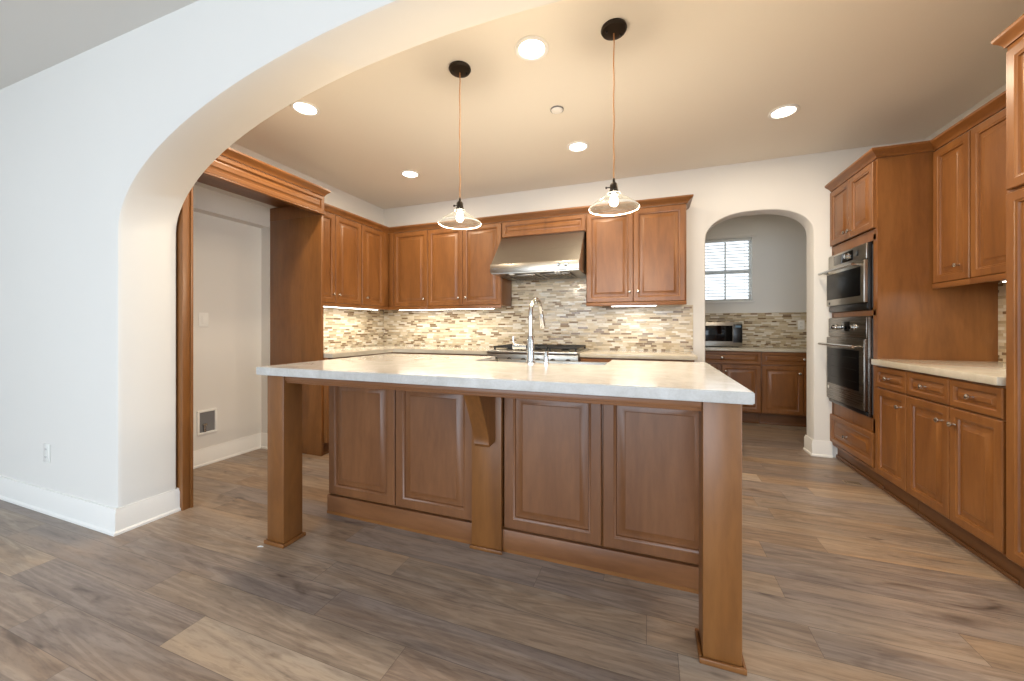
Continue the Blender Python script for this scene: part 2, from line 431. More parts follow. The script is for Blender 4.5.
# baseboards
BBP = [(0, 0), (.024, 0), (.024, .012), (.015, .02), (.015, .115), (.008, .128), (.008, .138), (0, .138)]
bm = B(); sweep(bm, [(-6.6, AY0), (AX0-.001, AY0), (AX0-.001, AY1), (AX0-.02, AY1)], BBP); struct('baseboard_arch', bm, M['trim'])
bm = B(); sweep(bm, [(NX, NY0), (NX, NY1), (XF, NY1)], BBP); struct('baseboard_left', bm, M['trim'])
bm = B(); sweep(bm, [(bx1, YB+BT), (bx1, YB), (1.5, YB)], BBP); struct('baseboard_back', bm, M['trim'])
bm = B(); sweep(bm, [(.42, YB), (bx0, YB), (bx0, YB+BT)], BBP); struct('baseboard_back_left', bm, M['trim'])

# ------------------------------------------------------------------ cabinetry helpers (local frame: x along the run, -y outwards, z up)
def panel(bm, u0, u1, v0, v1, y=0, t=.02, fw=.055):
    """raised-panel door or drawer front built from nested rectangles"""
    w, h = u1-u0, v1-v0
    fw = min(fw, w*.24, h*.27)
    k = min(1.0, h/.25, w/.25)
    st = [(0, 0), (0, t-.004), (.004, t), (fw-.014*k, t), (fw-.010*k, t-.003), (fw-.003*k, t-.005), (fw, t-.013), (fw+.009*k, t-.013), (fw+.036*k, t-.003), (fw+.039*k, t-.0005)]
    rings = []
    for d, n in st:
        rings.append([bm.verts.new(c) for c in ((u0+d, y-n, v0+d), (u1-d, y-n, v0+d), (u1-d, y-n, v1-d), (u0+d, y-n, v1-d))])
    for a, b in zip(rings, rings[1:]):
        for i in range(4): bm.faces.new((a[i], a[(i+1) % 4], b[(i+1) % 4], b[i]))
    bm.faces.new(rings[-1]); bm.faces.new(rings[0][::-1])
KN = [(.006, 0), (.006, .002), (.0045, .006), (.0045, .014), (.010, .018), (.0135, .023), (.013, .028), (.008, .031), (.002, .0315)]
def knob(parent, u, v, y=-.02, name='knob'):
    bm = B(); lathe(bm, KN, Matrix.Translation((u, y, v)) @ Matrix.Rotation(R(90), 4, 'X'), 16)
    return obj(name, bm, M['nickel'], parent)
def door(root, u0, u1, v0, v1, kn=None, name='door', mat='wood', fw=.055):
    bm = B(); panel(bm, u0+.001, u1-.001, v0, v1, 0, .02, fw); d = obj(name, bm, M[mat], root)
    if kn: knob(d, kn[0], kn[1])
    return d
CROWN = [(0, 0), (.010, 0), (.013, .008), (.019, .016), (.035, .030), (.044, .036), (.049, .042), (.052, .045), (.052, .058), (0, .058)]
RAILZ = .035

def upper(label, loc, rz, w, zb, zt, depth, doors, rail=True, group=None, filler=None):
    r = thing('wall_cabinet', label, 'cabinet', loc, rz, group)
    bm = B(); box(bm, .0, w-.001, 0, depth, zb, zt, .0015); obj('cabinet_box', bm, M['wood'], r)
    for d in doors: door(r, *d)
    if filler:
        bm = B(); box(bm, filler[0], filler[1], -.008, -.0005, zb, zt, .001); obj('filler_strip', bm, M['wood'], r)
    if rail:
        bm = B(); box(bm, 0, w-.001, -.018, .004, zb-RAILZ, zb-.0005, .003); obj('light_rail', bm, M['wood_h'], r)
    return r

# ------------------------------------------------------------------ kitchen left wall and back wall uppers
ZB, ZT = 1.378, 2.262; UD = .31
XU = -2.95; YU = 3.76
g = None
upper('two-door maple upper cabinet on the left wall, beside the tall refrigerator panel', (XU, 2.586, 0), 90, 3.295-2.586, ZB, ZT, XU-XL-.002,
      [(.002, .342, ZB+.002, ZT-.012, (.309, 1.464)), (.344, .706, ZB+.002, ZT-.012, (.380, 1.464))])
upper('single-door maple upper cabinet on the left wall, at the inside corner', (XU, 3.296, 0), 90, YB-3.296-.002, ZB, ZT, XU-XL-.002,
      [(.002, .36, ZB+.002, ZT-.012, (.065, 1.464))], filler=(.365, .455), rail=False)
o = COL.objects[-1]
bm = B(); box(bm, 0, .464, -.018, .004, ZB-RAILZ, ZB-.0005, .003)
obj('light_rail', bm, M['wood_h'], [q for q in COL.objects if q.name.startswith('wall_cabinet')][-1])
upper('single-door maple upper cabinet on the back wall, at the inside corner', (XU+.001, YU, 0), 0, -2.391-XU-.001, ZB, ZT, YB-YU-.002,
      [(.092, .557, ZB+.002, ZT-.012, (.511, 1.464))], filler=(.02, .082))
upper('two-door maple upper cabinet immediately left of the steel hood', (-2.39, YU, 0), 0, .907, ZB, ZT, YB-YU-.002,
      [(.002, .445, ZB+.002, ZT-.012, (.40, 1.464)), (.447, .903, ZB+.002, ZT-.012, (.492, 1.464))])
upper('short maple cabinet with one wide panel above the steel hood', (-1.482, YU, 0), 0, .894, 2.088, ZT, YB-YU-.002,
      [(.006, .888, 2.092, ZT-.012)], rail=False)
upper('two-door maple upper cabinet between the steel hood and the small arch', (-.587, YU, 0), 0, .902, ZB, ZT, YB-YU-.002,
      [(.006, .442, ZB+.002, ZT-.012, (.409, 1.472)), (.444, .890, ZB+.002, ZT-.012, (.485, 1.472))])
bm = B(); sweep(bm, [(XU, 2.63), (XU, YU), (.315, YU), (.315, YB-.002)], CROWN, ZT+.0005)
tag(obj('crown_molding', bm, M['wood_h']), 'maple crown molding running along the tops of the left and back wall cabinets', 'crown molding')

# ------------------------------------------------------------------ refrigerator surround
FX, FY0 = -2.72, 1.50
fw_, fd = 2.584-FY0, FX-XF-.002; fo = FX-XL-.002
r = thing('refrigerator_surround', 'empty maple refrigerator surround with tall side panels and an overhead panelled box', 'cabinet', (FX, FY0, 0), 90)
bm = B(); box(bm, .003, .045, 0, fd, 0, 2.13, .002); box(bm, .003, .045, .021, fd, 2.13, 2.25); box(bm, .045, .058, -.008, .03, 0, 2.13, .002); obj('side_panel', bm, M['wood'], r)
bm = B(); box(bm, fw_-.027, fw_-.002, 0, fd, 0.0, 2.13, .002); box(bm, fw_-.027, fw_-.002, .021, fd, 2.13, 2.25); obj('side_panel', bm, M['wood'], r)
bm = B(); box(bm, .003, fw_-.002, 0, .020, 2.1305, 2.30, .002); box(bm, .003, fw_-.002, .021, fo, 2.256, 2.30, .002); obj('overhead_box', bm, M['wood_h'], r)
door(r, .01, fw_-.008, 2.145, 2.288, None, 'front_panel', 'wood_h', .035)
bm = B(); box(bm, .003, fw_-.002, -.026, 0, 2.131, 2.143, .003); obj('bottom_rail', bm, M['wood_h'], r)
bm = B(); sweep(bm, [(.003, 0), (fw_-.002, 0), (fw_-.002, fo)], [(o*.8, u) for o, u in CROWN], 2.3005); obj('crown', bm, M['wood_h'], r)

# ------------------------------------------------------------------ base cabinets along left and back walls
CT, CB = .904, .866
def base_cab(label, loc, rz, w, depth, ztop, cols, toe=.06, zb=.11, name='base_cabinet', knobs=True, drz=None):
    """cols: list of (u0,u1,knob side) each a drawer over a door"""
    r = thing(name, label, 'cabinet', loc, rz)
    bm = B(); box(bm, .0, w-.001, 0, depth, zb, ztop, .0015); obj('cabinet_box', bm, M['wood'], r)
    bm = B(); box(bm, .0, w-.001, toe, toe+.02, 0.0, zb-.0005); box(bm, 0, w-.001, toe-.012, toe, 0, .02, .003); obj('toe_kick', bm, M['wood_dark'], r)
    d0 = ztop-.165 if drz is None else drz
    for u0, u1, sd in cols:
        dd = door(r, u0, u1, d0+.006, ztop-.012, ((u0+u1)/2, (d0+ztop)/2), 'drawer', 'wood_h', .04)
        ku = u1-.045 if sd == 'r' else u0+.045
        door(r, u0, u1, zb+.015, d0-.004, (ku, d0-.085), 'door', 'wood')
    return r
base_cab('maple base cabinet under the left wall counter, beside the refrigerator panel', (-2.68, 2.586, 0), 90, .466, -2.68-XL-.002, CB, [(.01, .44, 'r')])
base_cab('maple corner base cabinet under the left wall counter', (-2.68, 3.053, 0), 90, YB-3.053-.002, -2.68-XL-.002, CB, [(.01, .36, 'l')])
base_cab('maple base cabinet on the back wall just left of the range', (-2.649, 3.45, 0), 0, -1.489+2.649, YB-3.45-.002, CB, [(.08, .6, 'r'), (.605, 1.15, 'l')])
base_cab('maple base cabinet on the back wall just right of the range', (-.597, 3.45, 0), 0, .947, YB-3.45-.002, CB, [(.01, .47, 'r'), (.475, .935, 'l')])
bm = B(); prism(bm, [(XL+.012, 2.587), (-2.62, 2.587), (-2.62, 3.42), (-1.489, 3.42), (-1.489, YB-.012), (XL+.012, YB-.012)], 'z', CB+.0005, CT)
bmesh.ops.bevel(bm, geom=list(bm.edges), offset=.003, segments=2, affect='EDGES')
tag(obj('countertop', bm, M['quartz2']), 'L-shaped cream stone countertop from the refrigerator panel to the range', 'countertop')
bm = B(); box(bm, -.597, .368, 3.42, YB-.012, CB+.0005, CT, .003)
tag(obj('countertop', bm, M['quartz2']), 'short cream stone countertop right of the range, ending at the small arch', 'countertop')

# backsplashes
bm = B(); box(bm, XL+.001, XL+.010, 2.587, YB-.012, CT+.0, ZB-.001)
tag(obj('backsplash', bm, M['mosaic_y']), 'beige strip mosaic backsplash on the left wall under the cabinets', 'backsplash')
bm = B(); prism(bm, [(XL+.011, CT), (.398, CT), (.398, 1.355), (.3155, 1.355), (.3155, ZB-.001), (-.5875, ZB-.001), (-.5875, 2.086), (-1.4825, 2.086), (-1.4825, ZB-.001), (XL+.011, ZB-.001)], 'y', YB-.010, YB-.001)
tag(obj('backsplash', bm, M['mosaic_x']), 'beige and brown strip mosaic backsplash on the back wall behind the range', 'backsplash')

# ------------------------------------------------------------------ range and hood
r = thing('gas_range', 'stainless gas range with black grates, partly hidden behind the island', 'range', (-1.486, 3.42, 0))
RW = .886
bm = B(); box(bm, 0, RW, .0, .63, .1, .885, .003); obj('body', bm, M['steel'], r)
bm = B(); box(bm, -.001, RW, -.055, .63, .886, .915, .008, 3); obj('cooktop', bm, M['steel'], r)
bm = B(); box(bm, 0, RW, -.045, -.001, .77, .885, .006); obj('control_panel', bm, M['steel'], r)
for i in range(6):
    bm = B(); lathe(bm, [(.026, 0), (.026, .006), (.021, .010), (.019, .035), (.015, .038)], Matrix.Translation((.09+i*.141, -.045, .825)) @ Matrix.Rotation(R(90), 4, 'X'), 20)
    obj('knob', bm, M['iron'], r)
bm = B(); box(bm, .02, RW-.02, -.03, -.001, .2, .75, .006); od = obj('oven_door', bm, M['steel'], r)
bm = B(); tube(bm, [(.06, -.075, .7), (RW-.06, -.075, .7)], .012); box(bm, .07, .09, -.075, -.03, .69, .71); box(bm, RW-.09, RW-.07, -.075, -.03, .69, .71); obj('handle', bm, M['steel'], od)
bm = B(); box(bm, .15, RW-.15, -.034, -.0305, .3, .6, .001); obj('glass', bm, M['glassblack'], od)
for i in range(3):
    x0 = .03+i*.28; x1 = x0+.268
    bm = B()
    for yy in (.05, .57): box(bm, x0, x1, yy-.006, yy+.006, .935, .952, .002)
    for xx in (x0+.006, x1-.006): box(bm, xx-.006, xx+.006, .05, .57, .935, .952, .002)
    for yy in (.14, .22, .40, .48): box(bm, x0, x1, yy-.005, yy+.005, .938, .952, .002)
    for xx in (x0+.09, x0+.18): box(bm, xx-.005, xx+.005, .05, .57, .938, .952, .002)
    for xx in (x0+.01, x1-.01):
        for yy in (.055, .565): box(bm, xx-.008, xx+.008, yy-.008, yy+.008, .9155, .94)
    obj('grate', bm, M['iron'], r)
    for yy in (.18, .44):
        bm = B(); lathe(bm, [(.045, .9155), (.045, .922), (.03, .925), (.03, .932), (.005, .934)], Matrix.Translation(((x0+x1)/2, yy, 0)), 20); obj('burner', bm, M['iron'], r)
bm = B(); box(bm, .02, RW-.02, .03, .6, 0, .0995); obj('base_plinth', bm, M['black'], r)

r = thing('range_hood', 'sloped stainless steel range hood under the short cabinet', 'range hood', (-1.482, 3.45, 1.665))
HW = .878
bm = B()
prism(bm, [(0, .085), (0, .035), (.012, .025), (.015, .0), (.607, .0), (.607, .420), (.30, .420), (.02, .105)], 'x', .0, HW)
bmesh.ops.bevel(bm, geom=[e for e in bm.edges if abs(e.verts[0].co.x-e.verts[1].co.x) < 1e-5], offset=.004, segments=2, affect='EDGES')
hb = obj('body', bm, M['steel'], r)
bm = B(); box(bm, -.002, HW+.002, -.012, -.0005, .006, .092, .004); obj('control_band', bm, M['steel'], r)
for kx in (.688, .758):
    bm = B(); lathe(bm, [(.019, 0), (.019, .004), (.015, .006), (.014, .022), (.011, .025)], Matrix.Translation((kx, -.012, .052)) @ Matrix.Rotation(R(90), 4, 'X'), 20)
    obj('knob', bm, M['chrome'], r)
bm = B(); box(bm, .035, .048, -.0135, -.0122, .04, .056); box(bm, .052, .085, -.0135, -.0122, .044, .052); obj('badge', bm, M['grey'], r)
for fx in (.12, .47):
    bm = B(); box(bm, fx, fx+.3, .12, .52, -.012, -.0005, .003)
    for j in range(9): box(bm, fx+.02+j*.03, fx+.03+j*.03, .14, .50, -.018, -.012, .001)
    obj('filter', bm, M['steel_d'], r)
for fx in (.2, .66):
    bm = B(); lathe(bm, [(.03, 0), (.03, -.008), (.02, -.012)], Matrix.Translation((fx, .07, 0)), 20); obj('lamp', bm, M['plastic'], r)

# ------------------------------------------------------------------ island
IX0, IX1 = -1.945, .318; IY0, IY1 = 1.405, 2.50; IT, IBt = .93, .889
r = thing('kitchen_island', 'large maple island base with post legs, corbel and raised end panels', 'kitchen island', (-.8, 1.81, 0))
def L(x): return x+.8
ox, oy = -.8, 1.81
bm = B()   # hollow carcass: front skin, ends, back, floor
box(bm, L(-1.85), L(.285), 0, .02, .0, IBt-.001, .001)
box(bm, L(-1.85), L(-1.83), .02, .65, 0, IBt-.001); box(bm, L(.265), L(.285), .02, .65, 0, IBt-.001)
box(bm, L(-1.83), L(-1.035), .63, .65, .1, IBt-.001); box(bm, L(-.23), L(.265), .63, .65, .1, IBt-.001); box(bm, L(-1.035), L(-.23), .63, .65, .1, .62)
box(bm, L(-1.83), L(.265), .02, .63, .1, .12)
obj('base', bm, M['wood'], r)
bm = B(); box(bm, L(-1.855), L(.287), -.022, -.0005, .0, .112, .002); obj('plinth', bm, M['wood_red_h'], r)
bm = B(); sweep(bm, [(L(-1.857), .4), (L(-1.857), -.0225), (L(.287), -.0225)], [(0, 0), (-.014, 0), (-.012, .008), (-.004, .017), (0, .018)][::-1]); obj('shoe_molding', bm, M['wood_h'], r)
for u0, u1 in ((-1.848, -1.362), (-1.358, -.868), (-.697, -.209), (-.205, .283)):
    door(r, L(u0), L(u1), .122, .855, None, 'raised_panel', 'wood_red', .062)
bm = B(); box(bm, L(-.865), L(-.70), -.045, -.0225, .0, IBt-.001, .002)
box(bm, L(-.872), L(-.693), -.056, -.0455, 0, .018, .003); obj('center_post', bm, M['wood'], r)
# corbel
cv = []
topf, botf = -.255, -.125
for i in range(13):
    t = i/12
    cv.append((topf + (botf-topf)*(math.sin(t*PI/2)**.9) - .022*math.sin(t*PI), .848-(.848-.585)*t))
poly = [(-.0455, .848)] + cv + [(-.128, .568), (-.118, .553), (-.0455, .56)]
bm = B(); prism(bm, poly, 'x', L(-.812), L(-.732)); bmesh.ops.bevel(bm, geom=[e for e in bm.edges if abs(e.verts[0].co.x-e.verts[1].co.x) < 1e-5], offset=.002, segments=1, affect='EDGES')
obj('corbel', bm, M['wood'], r)
LW = .118
for x0 in (-1.896, .170):
    bm = B(); y0 = 1.432-oy
    box(bm, L(x0), L(x0)+LW, y0, y0+.115, 0.0, IBt-.001, .004)
    lg = obj('leg', bm, M['wood'], r)
    bm = B()
    for a in ((L(x0)-.012, L(x0)+LW+.012, y0-.012, y0-.0005), (L(x0)-.012, L(x0)+LW+.012, y0+.1155, y0+.127)): box(bm, a[0], a[1], a[2], a[3], 0, .02, .004)
    for a in ((L(x0)-.012, L(x0)-.0005), (L(x0)+LW+.0005, L(x0)+LW+.012)): box(bm, a[0], a[1], y0, y0+.115, 0, .02, .004)
    obj('base_trim', bm, M['wood_h'], lg)
bm = B(); y0 = 1.447-oy
box(bm, L(-1.777), L(.169), y0, y0+.02, .849, IBt-.001, .003)
box(bm, L(-1.777), L(.169), y0-.008, y0-.0005, .862, .884, .003)
box(bm, L(-1.87), L(-1.85), y0+.101, -.023, .849, IBt-.001, .002); box(bm, L(.262), L(.282), y0+.101, -.023, .849, IBt-.001, .002)
obj('apron', bm, M['wood_red_h'], r)

# worktop with the notch for the apron-front sink
SX0, SX1, SY = -1.035, -.228, 2.13
bm = B()
prism(bm, [(IX0, IY0), (IX1, IY0), (IX1, IY1), (SX1, IY1), (SX1, SY), (SX0, SY), (SX0, IY1), (IX0, IY1)], 'z', IBt, IT)
bmesh.ops.bevel(bm, geom=[e for e in bm.edges], offset=.004, segments=2, affect='EDGES')
tag(obj('island_countertop', bm, M['quartz']), 'white speckled quartz slab on top of the island', 'countertop')
# sink
r = thing('farmhouse_sink', 'stainless apron-front sink let into the far edge of the island', 'sink', ((SX0+SX1)/2, 2.13, .665))
sw = (SX1-SX0)/2-.004; sd = .405
bm = B(); w = .012; h = .245
box(bm, -sw, sw, 0.004, sd, 0, .012); box(bm, -sw, -sw+w, .004, sd, .012, h, .003); box(bm, sw-w, sw, .004, sd, .012, h, .003)
box(bm, -sw+w, sw-w, .004, .004+w, .012, h, .003); box(bm, -sw+w, sw-w, sd-.03, sd, .012, h, .003)
obj('basin', bm, M['steel'], r)
bm = B(); lathe(bm, [(.042, .0125), (.042, .016), (.03, .017), (.028, .0135)], Matrix.Translation((0, .2, 0)), 20); obj('drain', bm, M['chrome'], r)
# faucet
r = thing('faucet', 'tall chrome gooseneck faucet with pull-down spray on the island', 'faucet', (-.645, 2.085, IT+.0005), -6)
bm = B(); lathe(bm, [(.030, 0), (.030, .006), (.024, .010), (.021, .02), (.021, .135), (.017, .15), (.0135, .16)], n=24); obj('body', bm, M['chrome'], r)
pts = [(0, 0, .155), (0, 0, .27)]
for i in range(1, 13):
    t = PI*i/12*.94; pts.append((0, .085-.085*math.cos(t), .27+.105*math.sin(t)))
bm = B(); tube(bm, pts, [.0125]*len(pts), 14); obj('spout', bm, M['chrome'], r)
e = Vector(pts[-1]); d = (e-Vector(pts[-2])).normalized()
bm = B(); tube(bm, [e+d*.001, e+d*.02, e+d*.07, e+d*.09], [.014, .016, .019, .017], 16); sp = obj('spray_head', bm, M['chrome'], r)
bm = B(); tube(bm, [(-.021, 0, .095), (-.095, 0, .095)], [.016, .018], 16); tube(bm, [(-.095, 0, .095), (-.108, 0, .095)], [.022, .02], 16)
tube(bm, [(-.10, 0, .10), (-.108, -.004, .125), (-.108, -.006, .155)], [.005, .004, .003], 10); obj('handle', bm, M['chrome'], r)
r = thing('soap_dispenser', 'short chrome soap dispenser post right of the faucet', 'soap dispenser', (-.553, 2.085, IT+.0005))
bm = B(); lathe(bm, [(.020, 0), (.020, .005), (.0135, .008), (.0135, .066), (.011, .07)], n=20); obj('post', bm, M['chrome'], r)

# ------------------------------------------------------------------ right wall: oven tower, base run, uppers, pantry cabinet
RX = 1.50
TW = YB-3.362; TD = XR-RX-.002; TZ = 2.322
r = thing('oven_cabinet', 'tall maple oven cabinet at the far end of the right wall', 'cabinet', (RX, YB-.002, 0), -90)
bm = B()
for a in ((0, .02), (TW-.022, TW-.002)): box(bm, a[0], a[1], 0, TD, .112, TZ)
box(bm, .02, TW-.022, TD-.02, TD, .112, TZ)
for z0, z1 in ((.112, .13), (.385, .487), (1.222, 1.262), (1.758, 1.835), (TZ-.02, TZ)): box(bm, .02, TW-.022, 0, TD-.02, z0, z1)
box(bm, .02, .035, 0, .02, .13, 1.8); box(bm, TW-.055, TW-.022, 0, .02, .13, 1.8)
obj('cabinet_box', bm, M['wood'], r)
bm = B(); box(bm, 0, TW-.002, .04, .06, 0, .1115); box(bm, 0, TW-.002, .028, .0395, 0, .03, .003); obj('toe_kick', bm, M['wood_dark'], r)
hw = TW/2
door(r, .012, hw-.003, 1.842, 2.31, (hw-.035, 1.895)); door(r, hw-.001, TW-.022, 1.842, 2.31, (hw+.032, 1.895))
bm = B(); panel(bm, .012, TW-.022, .145, .385, 0, .02, .05); dr = obj('drawer', bm, M['wood_h'], r)
knob(dr, .32, .262)
bm = B(); box(bm, .036, TW-.056, .001, .02, .40, .47); obj('rail', bm, M['wood_h'], r)

def oven(name, label, z0, z1, ctrl, hz, gl, mw=False):
    o = thing(name, label, 'oven', (RX, YB-.002, 0), -90)
    u0, u1 = .022, TW-.066
    bm = B(); box(bm, u0+.02, u1-.02, .003, .45, z0+.015, z1-.015); obj('body', bm, M['grey'], o)
    st = M['steel_d'] if not mw else M['steel']
    bm = B(); box(bm, u0, u1, -.022, -.001, z0, z1, .003); obj('frame', bm, M['black'] if mw else st, o)
    bm = B(); box(bm, u0+.005, u1-.005, -.034, -.0225, ctrl, z1-.004, .003); c = obj('control_panel', bm, st, o)
    mu = (u0+u1)/2
    if mw:
        bm = B(); box(bm, u0+.11, u1-.19, -.0375, -.0345, ctrl+.02, z1-.02, .001); obj('display', bm, M['glassblack'], c)
        bm = B(); lathe(bm, [(.026, 0), (.026, .005), (.021, .008), (.02, .024), (.016, .026)], Matrix.Translation((mu+.06, -.0378, (ctrl+z1)/2)) @ Matrix.Rotation(R(90), 4, 'X'), 24); obj('knob', bm, M['chrome'], c)
        bm = B(); box(bm, u1-.15, u1-.11, -.036, -.0345, (ctrl+z1)/2-.02, (ctrl+z1)/2+.02, .001); obj('badge', bm, M['black'], c)
        zb = z0+.055
    else:
        bm = B(); box(bm, mu-.065, mu+.065, -.0375, -.0345, ctrl+.045, z1-.035, .001); obj('display', bm, M['glassblack'], c)
        for kx in (mu-.16, mu+.15):
            bm = B(); lathe(bm, [(.024, 0), (.024, .005), (.02, .008), (.019, .03), (.016, .033)], Matrix.Translation((kx, -.0345, (ctrl+z1)/2)) @ Matrix.Rotation(R(90), 4, 'X'), 24); obj('knob', bm, M['chrome'], c)
        zb = z0+.04
    bm = B(); box(bm, u0+.005, u1-.005, -.048, -.0225, zb, ctrl-.006, .004); d = obj('door', bm, st, o)
    bm = B(); box(bm, u0+gl[0], u1-gl[1], -.0505, -.0485, gl[2], gl[3], .0008); obj('glass', bm, M['ovenglass'], d)
    bm = B(); tube(bm, [(u0+.02, -.105, hz), (u1-.02, -.105, hz)], .011, 14)
    for xx in (u0+.06, u1-.06): tube(bm, [(xx, -.105, hz), (xx, -.0485, hz)], .008, 10)
    obj('handle', bm, M['nickel'], d)
    bm = B(); box(bm, u0+.004, u1-.004, -.03, -.0225, z0+.006, zb-.008, .002); obj('vent', bm, M['black'], o)
    if not mw:
        bm = B(); box(bm, u0+.03, u0+.055, -.0495, -.0485, gl[2]-.05, gl[2]-.025, .0004); obj('badge', bm, M['plastic'], d)
        bm = B()
        for j in range(3): box(bm, u0+.1, u1-.1, -.0508, -.0506, gl[2]+.06+j*.09, gl[2]+.063+j*.09)
        obj('rack', bm, M['iron'], d)
    else:
        bm = B(); box(bm, u0+.05, u0+.075, -.0495, -.0485, gl[2]-.04, gl[2]-.02, .0004); obj('badge', bm, M['black'], d)
    return o
oven('microwave_oven', 'smaller stainless oven in the upper slot of the oven cabinet', 1.265, 1.752, 1.635, 1.60, (.02, .05, 1.37, 1.585), True)
oven('wall_oven', 'larger dark stainless oven in the lower slot of the oven cabinet', .492, 1.218, 1.06, .995, (.03, .07, .665, .965))

def rbase(label, y0, w, cols):
    rr = base_cab(label, (RX, y0, 0), -90, w, TD, .8765, cols, toe=.04, zb=.112, drz=.722)
    return rr
rbase('narrow maple base cabinet on the right wall, one drawer over one door', 3.361, .351, [(.010, .349, 'r')])
rbase('wide maple base cabinet on the right wall, two drawers over two doors', 3.009, .678, [(.003, .350, 'r'), (.354, .674, 'l')])
bm = B(); box(bm, 1.462, XR-.012, 2.334, 3.359, .877, .917, .004)
tag(obj('countertop', bm, M['quartz2']), 'cream stone countertop on the right wall base cabinets', 'countertop')
bm = B(); box(bm, XR-.010, XR-.001, 2.335, 3.36, .917, 1.425)
tag(obj('backsplash', bm, M['mosaic_y']), 'narrow sliver of strip mosaic backsplash seen on the right wall', 'backsplash')
RB, RT = 1.43, TZ
upper('narrow single-door maple upper cabinet on the right wall beside the oven cabinet', (1.805, 3.361, 0), -90, .322, RB, RT, XR-1.805-.002,
      [(.012, .318, RB+.002, RT-.012, (.245, 1.52))])
upper('wider maple upper cabinet on the right wall next to the foreground tall cabinet', (1.805, 3.038, 0), -90, .705, RB, RT, XR-1.805-.002,
      [(.003, .362, RB+.002, RT-.012, (.327, 1.52)), (.364, .701, RB+.002, RT-.012, (.40, 1.52))])
bm = B(); sweep(bm, [(RX, YB-.002), (RX, 3.363), (1.805, 3.363), (1.805, 2.37)], CROWN, TZ+.0005)
tag(obj('crown_molding', bm, M['wood_hy']), 'maple crown molding stepping from the oven cabinet to the right wall uppers', 'crown molding')

r = thing('tall_cabinet', 'tall maple cabinet at the right edge, nearest the viewer', 'cabinet', (RX-.008, 2.330, 0), -90)
PW = .74
TD = XR-RX+.006
bm = B(); box(bm, 0, PW, 0, TD, .112, 2.382, .002); obj('cabinet_box', bm, M['wood'], r)
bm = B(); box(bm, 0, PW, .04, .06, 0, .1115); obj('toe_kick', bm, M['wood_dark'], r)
for z0, z1 in ((.127, 1.725), (1.74, 2.35)):
    door(r, .022, PW/2-.001, z0, z1, (PW/2-.04, 1.1 if z0 < 1 else 1.8)); door(r, PW/2+.001, PW-.02, z0, z1, (PW/2+.04, 1.1 if z0 < 1 else 1.8))
CRN = [(o*.62, u) for o, u in CROWN]
bm = B(); sweep(bm, [(0, TD), (0, 0), (PW, 0)], [(-o, u) for o, u in CRN][::-1], 2.3825) if False else sweep(bm, [(PW, 0), (0, 0), (0, TD)][::-1], CRN, 2.3825)
obj('crown', bm, M['wood_h'], r)

# ------------------------------------------------------------------ pantry room furniture
def pantry_cab(label, x):
    r = thing('base_cabinet', label, 'cabinet', (x, 5.14, 0), 0)
    w = .815
    bm = B(); box(bm, .0, w-.001, 0, PY-5.142, .13, .853, .0015); obj('cabinet_box', bm, M['wood'], r)
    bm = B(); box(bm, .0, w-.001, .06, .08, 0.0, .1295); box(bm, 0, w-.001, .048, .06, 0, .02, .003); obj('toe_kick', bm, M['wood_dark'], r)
    door(r, .003, w-.004, .70, .845, (w/2, .775), 'drawer', 'wood_h', .035)
    door(r, .003, w/2-.001, .142, .692, (w/2-.04, .615)); door(r, w/2+.001, w-.004, .142, .692, (w/2+.04, .615))
pantry_cab('maple base cabinet in the pantry, under the countertop microwave', .407)
pantry_cab('maple base cabinet in the pantry, at the right side of the small arch', 1.223)
bm = B(); box(bm, .40, 2.05, 5.11, PY-.012, .8535, .888, .003)
tag(obj('countertop', bm, M['quartz2']), 'cream countertop in the pantry beyond the small arch', 'countertop')
bm = B(); box(bm, .40, XR-.001, PY-.010, PY-.001, .888, 1.325)
tag(obj('backsplash', bm, M['mosaic_x']), 'brown strip mosaic backsplash in the pantry below the window', 'backsplash')
r = thing('countertop_microwave', 'stainless countertop microwave with black door in the pantry', 'microwave', (.52, 5.30, .8885))
bm = B(); box(bm, 0, .545, .02, .38, .012, .31, .004); obj('body', bm, M['steel'], r)
bm = B(); box(bm, 0, .545, .0, .0195, .012, .31, .003); dd = obj('door', bm, M['steel'], r)
bm = B(); box(bm, .02, .44, -.002, -.0005, .075, .27, .001); obj('glass', bm, M['glassblack'], dd)
bm = B(); box(bm, .447, .545, -.003, -.0005, .06, .285, .001); pp = obj('control_panel', bm, M['black'], r)
bm = B(); box(bm, .47, .53, -.0045, -.0032, .245, .27); obj('display', bm, M['display'], pp)
bm = B()
for a in (.04, .50):
    for b_ in (.05, .34): box(bm, a-.012, a+.012, b_-.012, b_+.012, 0, .0115)
obj('foot', bm, M['black'], r)

# ------------------------------------------------------------------ outlets, switch, valve box
def plate(name, label, cat, loc, rz, kind):
    r = thing(name, label, cat, loc, rz)
    bm = B(); box(bm, -.036, .036, -.006, -.0005, -.058, .058, .003); obj('cover_plate', bm, M['plastic'], r)
    if kind == 'outlet':
        for z in (-.024, .024):
            bm = B(); box(bm, -.016, .016, -.0085, -.0062, z-.016, z+.016, .002); s = obj('socket', bm, M['plastic'], r)
            bm = B(); box(bm, -.008, -.005, -.009, -.0087, z-.003, z+.007); box(bm, .005, .008, -.009, -.0087, z-.003, z+.007); obj('slot', bm, M['black'], s)
    else:
        bm = B(); box(bm, -.016, .016, -.010, -.0062, -.033, .033, .002); obj('rocker', bm, M['plastic'], r)
    return r
plate('wall_outlet', 'white outlet on the white wall left of the big arch', 'outlet', (-3.50, AY0, .36), 0, 'outlet')
plate('wall_switch', 'white switch plate in the refrigerator recess', 'switch', (NX, 2.06, 1.20), 90, 'switch')
plate('wall_outlet', 'white outlet on the pantry mosaic beside the right jamb', 'outlet', (1.79, PY-.0105, 1.165), 0, 'outlet')
